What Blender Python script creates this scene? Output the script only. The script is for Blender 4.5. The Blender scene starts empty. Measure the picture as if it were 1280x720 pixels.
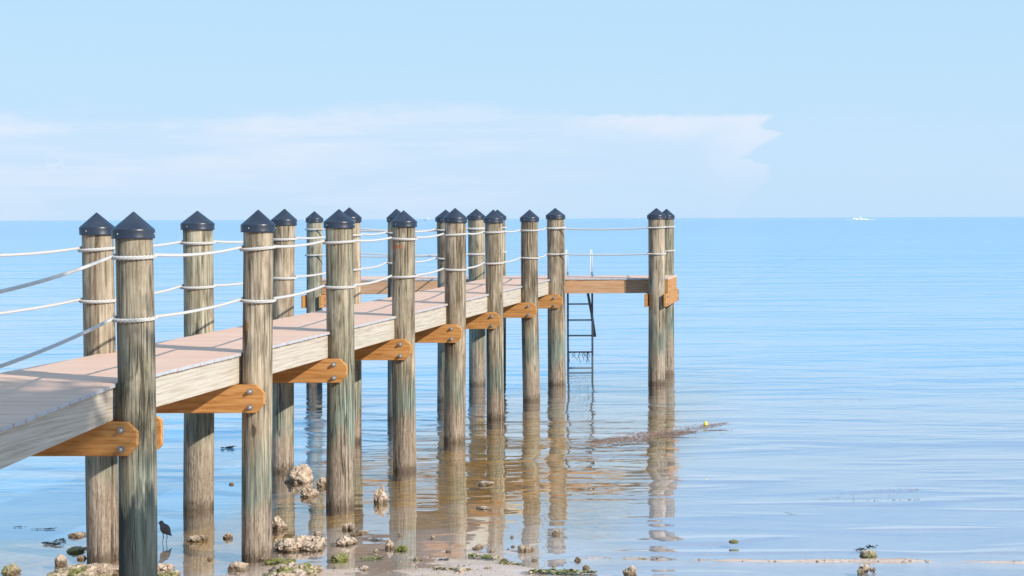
import bpy, math, random
from mathutils import Vector, Matrix, noise
R = math.radians
scene = bpy.context.scene
col = scene.collection
rnd = random.Random(7)

# ------------------------------------------------------------------ camera
EYE = 2.9
F = 2000.0
cam_d = bpy.data.cameras.new("camera")
cam = bpy.data.objects.new("camera", cam_d)
col.objects.link(cam)
cam_d.sensor_width = 36.0
cam_d.lens = F / 1280 * 36
cam_d.shift_x = -421 / 1280
cam_d.shift_y = -88.8 / 1280
cam_d.clip_start = 0.1
cam_d.clip_end = 200000
cam.matrix_world = Matrix.Translation((0, 0, EYE)) @ Matrix.Rotation(R(90), 4, 'X') @ Matrix.Rotation(R(-0.2236), 4, 'Z')
scene.camera = cam
scene.view_settings.view_transform = 'Standard'
scene.view_settings.look = 'None'
scene.view_settings.exposure = 0
scene.view_settings.gamma = 1
scene.render.engine = 'CYCLES'
scene.cycles.max_bounces = 8
scene.cycles.transparent_max_bounces = 12
scene.cycles.glossy_bounces = 4
scene.cycles.caustics_reflective = False
scene.cycles.caustics_refractive = False


def at(px, py, d):
    """world point at depth d seen at a photo pixel (used to survey the real positions)"""
    u, v = px - 1061, py - 271.2
    return Vector(((u - .0039 * v) * d / F, d, EYE - (v + .0039 * u) * d / F))


def gnd(px, py, z=0.0):
    u, v = px - 1061, py - 271.2
    d = F * (EYE - z) / (v + .0039 * u)
    return Vector(((u - .0039 * v) * d / F, d, z))


# ------------------------------------------------------------------ helpers
class MB:
    def __init__(s):
        s.v, s.f, s.m, s.sm = [], [], [], []

    def add(s, vs, fs, mat=0, smooth=False):
        o = len(s.v)
        s.v += [tuple(v) for v in vs]
        for f in fs:
            s.f.append(tuple(i + o for i in f)); s.m.append(mat); s.sm.append(smooth)

    def box(s, lo, hi, mat=0, shear=None):
        x0, y0, z0 = lo; x1, y1, z1 = hi
        vs = [(x0, y0, z0), (x1, y0, z0), (x1, y1, z0), (x0, y1, z0), (x0, y0, z1), (x1, y0, z1), (x1, y1, z1), (x0, y1, z1)]
        if shear: vs = [(x, y, z + shear(y)) for x, y, z in vs]
        s.add(vs, [(3, 2, 1, 0), (4, 5, 6, 7), (0, 1, 5, 4), (1, 2, 6, 5), (2, 3, 7, 6), (3, 0, 4, 7)], mat)

    def lathe(s, prof, c=(0, 0, 0), n=32, mat=0, smooth=True, axis=None, wob=None):
        """prof: list of (r, z); axis: optional function z->(x,y)"""
        vs, fs = [], []
        for r, z in prof:
            ox, oy = axis(z) if axis else (0, 0)
            for k in range(n):
                a = 2 * math.pi * k / n
                rr = r * (wob(a, z) if wob else 1)
                vs.append((c[0] + ox + rr * math.cos(a), c[1] + oy + rr * math.sin(a), c[2] + z))
        for i in range(len(prof) - 1):
            for k in range(n):
                fs.append((i * n + k, i * n + (k + 1) % n, (i + 1) * n + (k + 1) % n, (i + 1) * n + k))
        s.add(vs, fs, mat, smooth)
        s.add([vs[(len(prof) - 1) * n + k] for k in range(n)], [tuple(range(n))], mat)
        s.add([vs[k] for k in range(n)], [tuple(reversed(range(n)))], mat)

    def tube(s, pts, r, n=8, mat=0, smooth=True, up=None):
        pts = [Vector(p) for p in pts]
        vs, fs = [], []
        prev = None
        for i, p in enumerate(pts):
            t = (pts[min(i + 1, len(pts) - 1)] - pts[max(i - 1, 0)]).normalized()
            if prev is None:
                ref = Vector((0, 0, 1)) if abs(t.z) < .9 else Vector((1, 0, 0))
                a = t.cross(ref).normalized()
            else:
                a = (prev - t * prev.dot(t)).normalized()
            prev = a
            b = t.cross(a)
            rr = r[i] if isinstance(r, (list, tuple)) else r
            for k in range(n):
                an = 2 * math.pi * k / n
                vs.append(p + a * (rr * math.cos(an)) + b * (rr * math.sin(an)))
        for i in range(len(pts) - 1):
            for k in range(n):
                fs.append((i * n + k, i * n + (k + 1) % n, (i + 1) * n + (k + 1) % n, (i + 1) * n + k))
        fs.append(tuple(reversed(range(n))))
        fs.append(tuple(range((len(pts) - 1) * n, len(pts) * n)))
        s.add(vs, fs, mat, smooth)

    def prism(s, poly, y0, y1, mat=0):
        """poly in x,z, extruded along y"""
        n = len(poly)
        vs = [(x, y0, z) for x, z in poly] + [(x, y1, z) for x, z in poly]
        fs = [tuple(range(n)), tuple(reversed(range(n, 2 * n)))]
        for k in range(n):
            fs.append((k, n + k, n + (k + 1) % n, (k + 1) % n))
        s.add(vs, fs, mat)

    def build(s, name, mats, parent=None, loc=None, bevel=0):
        if not isinstance(mats, (list, tuple)): mats = [mats]
        me = bpy.data.meshes.new(name)
        vs = s.v
        if loc is not None: vs = [(a - loc[0], b - loc[1], c - loc[2]) for a, b, c in vs]
        me.from_pydata(vs, [], s.f)
        me.update()
        for m in mats: me.materials.append(m)
        for p, mi, sm in zip(me.polygons, s.m, s.sm):
            p.material_index = mi; p.use_smooth = sm
        import bmesh
        bm = bmesh.new(); bm.from_mesh(me)
        bmesh.ops.recalc_face_normals(bm, faces=bm.faces)
        bm.to_mesh(me); bm.free()
        o = bpy.data.objects.new(name, me)
        col.objects.link(o)
        if loc is not None: o.location = loc
        if parent:
            o.parent = parent
            if loc is not None and parent.type == 'EMPTY' or loc is not None:
                o.matrix_parent_inverse = Matrix.Identity(4)
                pw = PW(parent)
                o.location = Vector(loc) - pw
            else:
                o.location = -PW(parent)
        if bevel:
            b = o.modifiers.new("bevel", 'BEVEL'); b.width = bevel; b.segments = 2; b.limit_method = 'ANGLE'
        return o


def PW(o):
    v = Vector(o.location)
    while o.parent:
        o = o.parent; v += Vector(o.location)
    return v


def tag(o, label=None, cat=None, group=None, kind=None):
    if label: o['label'] = label
    if cat: o['category'] = cat
    if group: o['group'] = group
    if kind: o['kind'] = kind
    return o


def empty(name, loc):
    o = bpy.data.objects.new(name, None)
    o.empty_display_size = .3
    col.objects.link(o); o.location = loc
    return o


# ------------------------------------------------------------------ node helpers
class NT:
    def __init__(s, name, world=False):
        if world:
            w = bpy.data.worlds.new(name); w.use_nodes = True; s.id = w; t = w.node_tree
        else:
            m = bpy.data.materials.new(name); m.use_nodes = True; s.id = m; t = m.node_tree
        t.nodes.clear(); s.t = t
        s.out = t.nodes.new('ShaderNodeOutputWorld' if world else 'ShaderNodeOutputMaterial')

    def n(s, typ, ins=None, **kw):
        nd = s.t.nodes.new('ShaderNode' + typ)
        for k, v in kw.items(): setattr(nd, k, v)
        for k, v in (ins or {}).items():
            sock = nd.inputs[k]
            if isinstance(v, bpy.types.NodeSocket): s.t.links.new(v, sock)
            elif isinstance(v, tuple) and len(v) == 3 and sock.type == 'RGBA': sock.default_value = v + (1,)
            else: sock.default_value = v
        return nd

    def math(s, op, a, b=0.0, c=0.0, clamp=False):
        nd = s.n('Math', {0: a, 1: b, 2: c}, operation=op); nd.use_clamp = clamp
        return nd.outputs[0]

    def mr(s, v, a, b, c=0.0, d=1.0, smooth=False):
        nd = s.n('MapRange', {'Value': v, 'From Min': a, 'From Max': b, 'To Min': c, 'To Max': d})
        nd.interpolation_type = 'SMOOTHSTEP' if smooth else 'LINEAR'
        return nd.outputs[0]

    def mix(s, f, a, b, blend='MIX'):
        nd = s.n('Mix', data_type='RGBA', blend_type=blend)
        for i, v in ((0, f), (6, a), (7, b)):
            if isinstance(v, bpy.types.NodeSocket): s.t.links.new(v, nd.inputs[i])
            elif isinstance(v, tuple): nd.inputs[i].default_value = v + (1,) if len(v) == 3 else v
            else: nd.inputs[i].default_value = v
        return nd.outputs[2]

    def mapping(s, vec, scale=(1, 1, 1), loc=(0, 0, 0)):
        return s.n('Mapping', {'Vector': vec, 'Scale': scale, 'Location': loc}).outputs[0]

    def noise(s, vec, scale=1.0, detail=3.0, rough=.55, dist=0.0):
        return s.n('TexNoise', {'Vector': vec, 'Scale': scale, 'Detail': detail, 'Roughness': rough, 'Distortion': dist}).outputs[0]

    def ramp(s, f, stops, interp='LINEAR'):
        nd = s.n('ValToRGB', {'Fac': f}); cr = nd.color_ramp; cr.interpolation = interp
        while len(cr.elements) < len(stops): cr.elements.new(.5)
        for e, (p, c) in zip(cr.elements, stops):
            e.position = p; e.color = (c if len(c) == 4 else c + (1,))
        return nd.outputs[0]

    def link(s, a, b): s.t.links.new(a, b)

    def objvec(s, randomize=True):
        tc = s.n('TexCoord').outputs['Object']
        if not randomize: return tc
        oi = s.n('ObjectInfo').outputs['Random']
        off = s.math('MULTIPLY', oi, 91.7)
        cmb = s.n('CombineXYZ', {0: off, 1: s.math('MULTIPLY', off, 1.7), 2: off}).outputs[0]
        return s.n('VectorMath', {0: tc, 1: cmb}, operation='ADD').outputs[0]

    def finish(s, color, rough=.7, bump=None, bdist=.005, bstr=1.0, spec=.3, **kw):
        ins = {'Base Color': color, 'Roughness': rough, 'Specular IOR Level': spec}
        ins.update(kw)
        p = s.n('BsdfPrincipled', ins)
        if bump is not None:
            b = s.n('Bump', {'Height': bump, 'Distance': bdist, 'Strength': bstr})
            s.link(b.outputs[0], p.inputs['Normal'])
        s.link(p.outputs[0], s.out.inputs[0])
        return s.id


def plain(name, c, rough=.6, spec=.3, metal=0.0):
    t = NT(name)
    v = t.objvec()
    n = t.noise(v, 25, 4)
    c2 = tuple(x * .72 for x in c)
    return t.finish(t.mix(n, c2, tuple(min(1, x * 1.18) for x in c)), t.mr(n, .3, .7, rough - .08, rough + .1), n, .001, .5, spec, Metallic=metal)


# ---- pile wood
def make_pile_mat(name, green=0.0, dark=0.0, wetdark=0.0, patches=()):
    t = NT(name)
    raw = t.n('TexCoord').outputs['Object']
    z = t.n('SeparateXYZ', {0: raw}).outputs[2]
    v = t.objvec()
    fine = t.noise(t.mapping(v, (58, 58, 2.0)), 1, 5, .66, .5)
    mid = t.noise(t.mapping(v, (9, 9, .8)), 1, 4, .6, .8)
    big = t.noise(t.mapping(v, (3, 3, 1.1)), 1, 4, .6)
    knot = t.n('TexVoronoi', {'Vector': t.mapping(v, (5.5, 5.5, 2.1)), 'Scale': 1.0}).outputs[0]
    g = t.math('ADD', t.math('MULTIPLY', fine, .6), t.math('MULTIPLY', mid, .55))
    c = t.ramp(g, [(.41, (.07, .048, .032)), (.5, (.20, .15, .105)), (.58, (.325, .262, .195)), (.72, (.49, .42, .345))])
    # green preservative tint in patches
    gf = t.mr(big, .42, .68, .12 + green * .3, .3 + green * .55)
    c = t.mix(gf, c, t.mix(t.mr(g, .4, .72), (.07, .08, .055), (.41, .43, .335)))
    # warm tan patches
    c = t.mix(t.mr(mid, .55, .75, 0, .35), c, (.46, .31, .17))
    # dark knots and stains
    c = t.mix(t.mr(knot, .17, .06, 0, .75), c, (.085, .055, .035))
    blot = t.noise(t.mapping(v, (5, 5, 1.9), (8, 1, 4)), 1, 5, .68)
    c = t.mix(1.0, c, t.ramp(blot, [(.30, (.50, .48, .45)), (.46, (.93, .92, .90)), (.66, (1.30, 1.30, 1.28))]), 'MULTIPLY')
    rx = t.n('SeparateXYZ', {0: raw}).outputs[0]
    for (zc, hz, xc, hx, pc) in patches:
        e1 = t.math('POWER', t.math('DIVIDE', t.math('SUBTRACT', z, zc), hz), 2.0)
        e2 = t.math('POWER', t.math('DIVIDE', t.math('SUBTRACT', rx, xc), hx), 2.0)
        ee = t.math('ADD', t.math('ADD', e1, e2), t.mr(fine, .3, .7, -.7, .7))
        c = t.mix(t.mr(ee, 1.1, .6, 0, .8), c, pc)
    c = t.mix(t.mr(t.noise(t.mapping(v, (6, 6, 1.6), (3, 7, 1)), 1, 4), .56, .72, 0, .5 + dark * .4), c, (.10, .078, .06))
    if wetdark:
        zz = t.math('MULTIPLY', t.mr(z, 1.05, 1.3), t.mr(z, 2.0, 1.75))
        c = t.mix(t.math('MULTIPLY', zz, t.mr(t.noise(t.mapping(v, (8, 8, 3.2), (2, 2, 9)), 1, 4, .65), .38, .6, 0, .85)), c, (.045, .05, .038))
    # tide zones
    zn = t.math('ADD', t.math('ADD', z, t.math('MULTIPLY', t.math('SUBTRACT', t.n('ObjectInfo').outputs['Random'], .5), .35)), t.mr(t.noise(t.mapping(v, (7, 7, 1.6)), 1, 4, .65), .25, .75, -.22, .22))
    c = t.mix(t.math('MULTIPLY', t.math('MULTIPLY', t.mr(zn, 1.2, .8), t.mr(zn, .38, .62)), t.mr(big, .35, .6, .25, 1)), c, t.mix(t.mr(fine, .35, .65), (.07, .098, .09), (.33, .37, .31)))
    low = t.mr(zn, .62, .40)
    barn = t.noise(t.mapping(v, (40, 40, 14)), 1, 4, .7)
    c = t.mix(t.math('MULTIPLY', low, t.mr(big, .3, .7, .55, .9)), c, t.ramp(t.math('ADD', t.math('MULTIPLY', barn, .5), t.math('MULTIPLY', fine, .5)), [(.36, (.14, .10, .075)), (.5, (.31, .25, .20)), (.64, (.46, .395, .34))]))
    if wetdark:
        c = t.mix(t.math('MULTIPLY', t.mr(zn, .85, .72), wetdark), c, t.mix(t.mr(mid, .35, .65), (.010, .022, .028), (.06, .085, .088)))
    c = t.mix(t.math('MULTIPLY', t.mr(t.math('ADD', z, t.mr(barn, .3, .7, -.05, .05)), .11, .02), .85), c, t.mix(barn, (.05, .04, .03), (.20, .15, .11)))
    # drying checks
    crack = t.noise(t.mapping(v, (22, 22, .6)), 1, 3, .5, .4)
    cl = t.mr(t.math('ABSOLUTE', t.math('SUBTRACT', crack, .5)), .004, .03, 1, 0)
    cl = t.math('MULTIPLY', cl, t.mr(big, .4, .6))
    c = t.mix(t.math('MULTIPLY', cl, .8), c, (.045, .034, .024))
    h = t.math('SUBTRACT', t.math('ADD', t.math('MULTIPLY', g, .6), t.math('MULTIPLY', t.math('MULTIPLY', low, barn), .9)), t.math('MULTIPLY', cl, .8))
    return t.finish(c, .85, h, .012, .9, .15)


M = {}
M['pile'] = make_pile_mat('weathered_pile_wood', 0, .3)
M['pile_rust'] = make_pile_mat('rust_stained_pile_wood', .1, .3, 0, [(2.58, .028, -.055, .075, (.42, .15, .06))])
M['pile_patch'] = make_pile_mat('knotted_pile_wood', 0, .4, 0, [(1.93, .13, -.05, .03, (.10, .055, .02)), (1.99, .05, -.035, .02, (.36, .20, .07)), (1.1, .06, .02, .03, (.07, .045, .03))])
M['pile_green'] = make_pile_mat('greenish_pile_wood', .9, 0)
M['pile_dark'] = make_pile_mat('wet_dark_pile_wood', .45, .9, .95)

# ---- sawn timber, grain along a chosen axis
def timber(name, lo, mid_, hi, stretch, green=None, bdist=.003, streak=.5, wave=.22):
    t = NT(name)
    v = t.objvec()
    warp = t.noise(t.mapping(v, tuple(s * .5 for s in stretch)), 1, 3)
    g = t.n('TexWave', {'Vector': t.mapping(v, tuple(s * .55 for s in stretch)), 'Scale': 1.0, 'Distortion': 14.0, 'Detail': 3.0, 'Detail Scale': 1.2}, wave_type='RINGS', rings_direction={0: 'X', 1: 'Y', 2: 'Z'}[min(range(3), key=lambda i: stretch[i])]).outputs[1]
    f = t.noise(t.mapping(v, tuple(s * 4 for s in stretch)), 1, 5, .65)
    k = t.math('ADD', t.math('MULTIPLY', g, wave), t.math('MULTIPLY', f, .86))
    c = t.ramp(k, [(.22, lo), (.5, mid_), (.8, hi)])
    if green:
        c = t.mix(t.mr(warp, .5, .72, 0, .4), c, green)
    kn = t.n('TexVoronoi', {'Vector': t.mapping(v, tuple(s * .42 for s in stretch)), 'Scale': 1.0}).outputs[0]
    c = t.mix(t.mr(kn, .11, .05, 0, .75), c, tuple(x * .3 for x in lo))
    c = t.mix(t.mr(warp, .56, .7, 0, streak), c, tuple(x * .55 for x in mid_))
    return t.finish(c, .7, k, bdist, .6, .25)

M['stringer'] = timber('pale_treated_timber', (.32, .27, .215), (.51, .46, .39), (.63, .585, .52), (9, .8, 16), (.50, .52, .43), streak=.12)
M['beam'] = timber('orange_cedar_timber', (.29, .12, .032), (.52, .245, .08), (.62, .34, .135), (1.5, 12, 15), streak=.35)
M['beam_y'] = timber('orange_cedar_timber_long', (.30, .13, .035), (.48, .23, .075), (.58, .33, .13), (12, 1.5, 15), streak=.3)
M['fascia'] = timber('salmon_fascia_timber', (.42, .21, .10), (.58, .34, .19), (.66, .42, .27), (1.2, 9, 15), streak=.25)
M['fascia_dark'] = timber('brown_fascia_timber', (.24, .145, .085), (.34, .22, .14), (.42, .29, .2), (1.2, 9, 15), streak=.25)

def deck_mat(name, axis):
    t = NT(name)
    v = t.objvec(False)
    s = (2.2, 60, 10) if axis == 0 else (60, 2.2, 10)
    f = t.noise(t.mapping(v, s), 1, 4, .6)
    sep = t.n('SeparateXYZ', {0: v}).outputs[1 if axis == 0 else 0]
    bid = t.math('FLOOR', t.math('DIVIDE', sep, .142))
    wn = t.n('TexWhiteNoise', {'W': bid}, noise_dimensions='1D').outputs[0]
    st = t.noise(t.mapping(v, (3, 3, 3)), 1, 4, .6)
    c = t.mix(f, (.65, .41, .30), (.81, .555, .425))
    c = t.mix(t.mr(wn, 0, 1, 0, .22), c, (.50, .36, .295))
    c = t.mix(t.mr(st, .5, .75, 0, .3), c, (.72, .57, .49))
    return t.finish(c, .62, f, .0015, .6, .3)

M['deck_x'] = deck_mat('tan_composite_decking', 0)
M['deck_y'] = deck_mat('tan_composite_decking_cross', 1)
M['deck_end'] = plain('sky_tinted_board_ends', (.50, .53, .58), .6)  # blue of sky reflection and shade put into the end colour
# cap plastic
t = NT('black_cap_plastic')
v = t.objvec()
n = t.noise(v, 60, 4)
b = t.noise(v, 6, 4)
z = t.n('SeparateXYZ', {0: t.n('TexCoord').outputs['Object']}).outputs[2]
M['cap'] = t.finish(t.mix(t.mr(b, .4, .7, 0, .6), t.mix(n, (.011, .018, .037), (.020, .030, .056)), (.042, .057, .088)), t.mr(n, .3, .7, .3, .46), n, .0008, .6, .5)
M['screw'] = plain('steel_screw', (.7, .7, .7), .3, .5, .6)
t = NT('white_nylon_rope')
v = t.objvec()
n = t.noise(v, 160, 3)
M['rope'] = t.finish(t.mix(n, (.47, .46, .45), (.60, .59, .585)), .75, n, .002, .5, .2)
M['bolt'] = plain('galvanised_bolt', (.42, .40, .40), .45, .5, .7)
M['ladder'] = plain('grey_aluminium', (.20, .26, .32), .45, .5, .3)
M['ladder_white'] = plain('white_rail', (.8, .8, .8), .4)
M['rust'] = plain('brown_pipe', (.22, .16, .10), .7)

# ---- rock
def rock_mat(name, moss=0.0, base=((.24, .175, .125), (.52, .41, .315), (.74, .63, .52))):
    t = NT(name)
    v = t.objvec()
    raw = t.n('TexCoord').outputs['Object']
    z = t.n('SeparateXYZ', {0: raw}).outputs[2]
    n1 = t.noise(v, 16, 6, .7)
    n2 = t.noise(v, 5, 4, .6)
    pit = t.n('TexVoronoi', {'Vector': v, 'Scale': 42.0}).outputs[0]
    c = t.ramp(n1, [(.3, base[0]), (.5, base[1]), (.72, base[2])])
    c = t.mix(t.mr(pit, .22, .05, 0, .65), c, (.07, .05, .035))
    zz = t.math('ADD', z, t.mr(n2, .3, .7, -.03, .03))
    c = t.mix(t.mr(zz, .045, .01, 0, .8), c, t.mix(n1, (.06, .042, .022), (.17, .12, .07)))
    if moss:
        c = t.mix(t.math('MULTIPLY', t.mr(n2, .62 - moss * .25, .72 - moss * .2), .9), c, t.mix(n1, (.08, .10, .02), (.29, .31, .08)))
    h = t.math('ADD', n1, t.math('MULTIPLY', pit, .6))
    return t.finish(c, .85, h, .02, .9, .2)

M['rock'] = rock_mat('tan_limestone')
M['rock_moss'] = rock_mat('mossy_limestone', 1.0)
M['rock_half'] = rock_mat('part_mossy_limestone', .45)
M['weed_dark'] = plain('dark_seaweed', (.022, .026, .022), .5, .5)
M['weed_green'] = plain('green_seaweed', (.17, .20, .045), .6)
M['weed_olive'] = plain('olive_seaweed', (.20, .165, .07), .6)
M['weed_purple'] = plain('purple_brown_seaweed', (.34, .19, .18), .6)
M['weed_shell'] = plain('pale_shell_grit', (.45, .36, .25), .7)

# ------------------------------------------------------------------ world
SUN_EL = 29.0
SUN_H = Vector((.866, -.5))
t = NT("World", True)
scene.world = t.id
sky = t.n('TexSky', sky_type='NISHITA')
sky.sun_disc = False
sky.sun_elevation = R(SUN_EL)
sky.sun_rotation = math.atan2(SUN_H.x, SUN_H.y)
sky.altitude = 0; sky.air_density = 1.0; sky.dust_density = .4; sky.ozone_density = 2.5
d = t.n('TexCoord').outputs['Generated']
sx = t.n('SeparateXYZ', {0: t.n('VectorMath', {0: d}, operation='NORMALIZE').outputs[0]}).outputs
el = sx[2]
elc = t.math('MAXIMUM', el, 0.0)
grad = t.ramp(t.math('SQRT', elc), [(0, (.555, .765, 1.0)), (.17, (.56, .775, 1.0)), (.29, (.54, .78, 1.0)), (.38, (.50, .765, 1.0)),
                                    (.5, (.28, .62, 1.0)), (.62, (.20, .53, .98)), (.78, (.42, .68, 1.0)), (1, (.58, .78, 1.0))])
base = t.mix(.05, t.n('VectorMath', {0: grad, 1: (10, 10, 10)}, operation='MULTIPLY').outputs[0], sky.outputs[0])
# clouds, laid out by compass bearing and elevation on the sky itself
ysafe = t.math('MAXIMUM', sx[1], .05)
az = t.math('DIVIDE', sx[0], ysafe)
ev = t.math('DIVIDE', el, ysafe)
p = t.n('CombineXYZ', {0: az, 1: ev, 2: 0.0}).outputs[0]
w1 = t.noise(t.mapping(p, (9, 26, 1)), 1, 6, .6)
w2 = t.noise(t.mapping(p, (30, 70, 1), (4, 2, 0)), 1, 5, .6)
# broad hazy bank to the left
top = t.math('ADD', .070, t.math('MULTIPLY', t.math('SUBTRACT', w1, .5), .05))
edge = t.math('SUBTRACT', top, ev)
bank = t.math('MULTIPLY', t.mr(edge, -.003, .013, 0, 1, True), t.mr(ev, -.01, .045, .3, 1))
bank = t.math('MULTIPLY', bank, t.mr(az, -.06, -.30, .12, .95))
w3 = t.noise(t.mapping(p, (5, 75, 1), (2, 5, 0)), 1, 5, .6, .3)
bank = t.math('MULTIPLY', bank, t.math('MULTIPLY', t.mr(w1, .35, .62, .4, 1), t.mr(w3, .38, .6, .35, 1)))
# anvil streak
azw = t.math('ADD', az, t.math('MULTIPLY', t.math('SUBTRACT', w2, .5), .05))
evw = t.math('ADD', ev, t.math('MULTIPLY', t.math('SUBTRACT', w2, .5), .012))
jit = t.noise(t.mapping(p, (70, 110, 1), (6, 3, 0)), 1, 5, .62)
evj = t.math('ADD', ev, t.math('MULTIPLY', t.math('SUBTRACT', jit, .5), .006))
def g1(v): return (v, v, v)
right = t.ramp(t.math('DIVIDE', evj, .08), [(0, g1(.2)), (.16, g1(.4)), (.29, g1(.64)), (.40, g1(.69)), (.46, g1(.30)), (.51, g1(.39)), (.65, g1(.81)), (.71, g1(.51)), (.825, g1(.74)), (1, g1(.7))])
rt = t.math('ADD', -.08, t.math('MULTIPLY', t.n('SeparateColor', {0: right}).outputs[0], .05))
azj = t.math('ADD', az, t.math('MULTIPLY', t.math('SUBTRACT', jit, .5), .016))
a1 = t.math('MULTIPLY', t.mr(t.math('SUBTRACT', rt, azj), -.0015, .006, 0, 1, True), t.mr(azw, -.235, -.12, 0, 1, True))
tope = t.math('ADD', .0655, t.math('MULTIPLY', t.math('SUBTRACT', w1, .5), .012))
a2 = t.mr(t.math('SUBTRACT', tope, evj), -.001, .003, 0, 1, True)
body = t.mr(evj, .012, .060, .12, 1)
body = t.math('MULTIPLY', body, t.math('MAXIMUM', t.mr(az, -.12, -.065, 0, 1, True), t.mr(t.math('SUBTRACT', tope, evj), .022, .006, .38, 1, True)))
anvil = t.math('MULTIPLY', t.math('MULTIPLY', t.math('MULTIPLY', a1, a2), body), t.mr(w2, .25, .65, .7, 1.1))
# small puff at far left
puff = 0.0
w4 = t.noise(t.mapping(p, (160, 160, 1), (9, 1, 0)), 1, 4, .6)
for (pa, pe, pw, ph, ps) in ((-.498, .0445, .005, .0042, 1.0), (-.4945, .0335, .0085, .007, .85), (-.508, .0255, .009, .006, .6), (-.521, .020, .012, .006, .5)):
    dx = t.math('DIVIDE', t.math('SUBTRACT', az, pa), pw); dy = t.math('DIVIDE', t.math('SUBTRACT', ev, pe), ph)
    dd = t.math('ADD', t.math('ADD', t.math('MULTIPLY', dx, dx), t.math('MULTIPLY', dy, dy)), t.math('MULTIPLY', t.math('SUBTRACT', w4, .5), 9.0))
    puff = t.math('MAXIMUM', puff, t.mr(dd, 1.5, -.9, 0, ps * .8, True))
cl = t.math('MAXIMUM', t.math('MAXIMUM', bank, anvil), puff)
cl = t.math('MULTIPLY', cl, t.mr(sx[1], .05, .3), clamp=True)
final = t.mix(t.math('MULTIPLY', cl, .85), base, (7.9, 8.6, 10.0))
bg = t.n('Background', {'Color': final, 'Strength': .1})
t.link(bg.outputs[0], t.out.inputs[0])

sun_d = bpy.data.lights.new("sun", 'SUN')
sun_d.energy = 5.4; sun_d.angle = R(.55); sun_d.color = (1, .90, .76)
sun = bpy.data.objects.new("sun", sun_d); col.objects.link(sun)
ce = math.cos(R(SUN_EL))
to_sun = Vector((SUN_H.x * ce, SUN_H.y * ce, math.sin(R(SUN_EL))))
sun.rotation_euler = to_sun.to_track_quat('Z', 'Y').to_euler()
sun.location = to_sun * 60

# ------------------------------------------------------------------ seabed and shore
def sstep(a, b, x):
    k = max(0, min(1, (x - a) / (b - a))); return k * k * (3 - 2 * k)

def ground_z(x, y):
    if y < 13.4:
        z = -.002 + .085 * max(0, 13.0 - y) * sstep(13.4, 9, y) + .006 * (13.4 - y)
    elif y < 60: z = -.002 - .0145 * (y - 13.4)
    else: z = -.664 - min(6, .012 * (y - 60))
    amp = 1 - sstep(30, 60, y)
    n = noise.noise(Vector((x * .55, y * 1.1, 3.1))) * .020 + noise.noise(Vector((x * 1.7, y * 2.6, 9.0))) * .014 + noise.noise(Vector((x * 6, y * 7, 5))) * .006
    z += n * amp
    if y < 20:
        # open water on the right, right up to a thin sand bar
        k = sstep(-3.0, -1.6, x)
        z -= .035 * k
        yb = 13.62 - .10 * (x + 2.2) * .6 + .03 * math.sin(x * 2.1)
        z += (.053 + .006 * math.sin(x * 5) + .010 * noise.noise(Vector((x * 3, 1, 1)))) * k * math.exp(-((y - yb) / .04) ** 2)
        # pool on the left
        k2 = sstep(-4.7, -5.3, x)
        z -= .032 * k2 * sstep(12.9, 13.6, y)
    z -= .22 * sstep(-5.6, -7.2, x) * sstep(14.2, 16.5, y)
    return z

def axis_vals(segs):
    out = []
    for a, b, n in segs:
        out += [a + (b - a) * i / n for i in range(n)]
    out.append(segs[-1][1]); return out

xs = axis_vals([(-20000, -2000, 4), (-2000, -200, 6), (-200, -30, 8), (-30, -9, 20), (-9, 2.5, 165), (2.5, 30, 20), (30, 200, 8), (200, 2000, 6), (2000, 20000, 4)])
ys = axis_vals([(-60, 0, 12), (0, 12.5, 40), (12.5, 16, 110), (16, 24, 110), (24, 40, 50), (40, 120, 20), (120, 1000, 14), (1000, 30000, 10)])
mb = MB()
vs = [(x, y, ground_z(x, y)) for y in ys for x in xs]
nx = len(xs)
fs = [(j * nx + i, j * nx + i + 1, (j + 1) * nx + i + 1, (j + 1) * nx + i) for j in range(len(ys) - 1) for i in range(nx - 1)]
mb.add(vs, fs, 0, True)
t = NT('sandy_seabed')
pos = t.n('NewGeometry').outputs['Position']
z = t.n('SeparateXYZ', {0: pos}).outputs[2]
n1 = t.noise(t.mapping(pos, (1.2, 1.8, 1)), 1, 6, .62)
n2 = t.noise(t.mapping(pos, (9, 12, 9)), 1, 6, .65)
n3 = t.noise(t.mapping(pos, (60, 60, 60)), 1, 3, .6)
c = t.mix(n2, (.50, .375, .305), (.74, .60, .52))
c = t.mix(t.mr(n3, .5, .7, 0, .45), c, (.70, .60, .52))
c = t.mix(t.mr(n1, .5, .64, 0, .35), c, t.mix(n2, (.15, .095, .038), (.33, .22, .09)))
# weedy brown bottom a little farther out, then deep water's blue painted on it
gx = t.n('SeparateXYZ', {0: pos}).outputs[0]
under = t.math('MULTIPLY', t.mr(gx, -1.5, -2.7, 0, 1, True), t.mr(n1, .3, .5, .88, 1))
c = t.mix(t.math('MULTIPLY', t.mr(z, -.014, -.048, 0, .95), under), c, t.mix(t.mr(n2, .35, .65), (.22, .11, .012), (.68, .37, .06)))  # bottom's brown pushed golden to strengthen the reflection under the pier
c = t.mix(t.math('MULTIPLY', t.mr(z, 0, -.06, 0, .75), t.math('SUBTRACT', 1, under)), c, t.mix(n1, (.34, .34, .42), (.53, .50, .58)))  # sand tinted lilac to carry the look of bright open water
nf = t.noise(t.mapping(pos, (.0025, .03, 1)), 1, 5, .65)
c = t.mix(t.mr(z, -.15, -.38, 0, 1), c, t.mix(t.mr(nf, .35, .65), (.13, .47, .80), (.24, .57, .86)))  # water's depth tint and wind bands put into the bottom colour
wet = t.mr(z, .02, .09)
c = t.mix(t.math('MULTIPLY', t.mr(z, .2, .6), .8), c, (.55, .48, .38))
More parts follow.
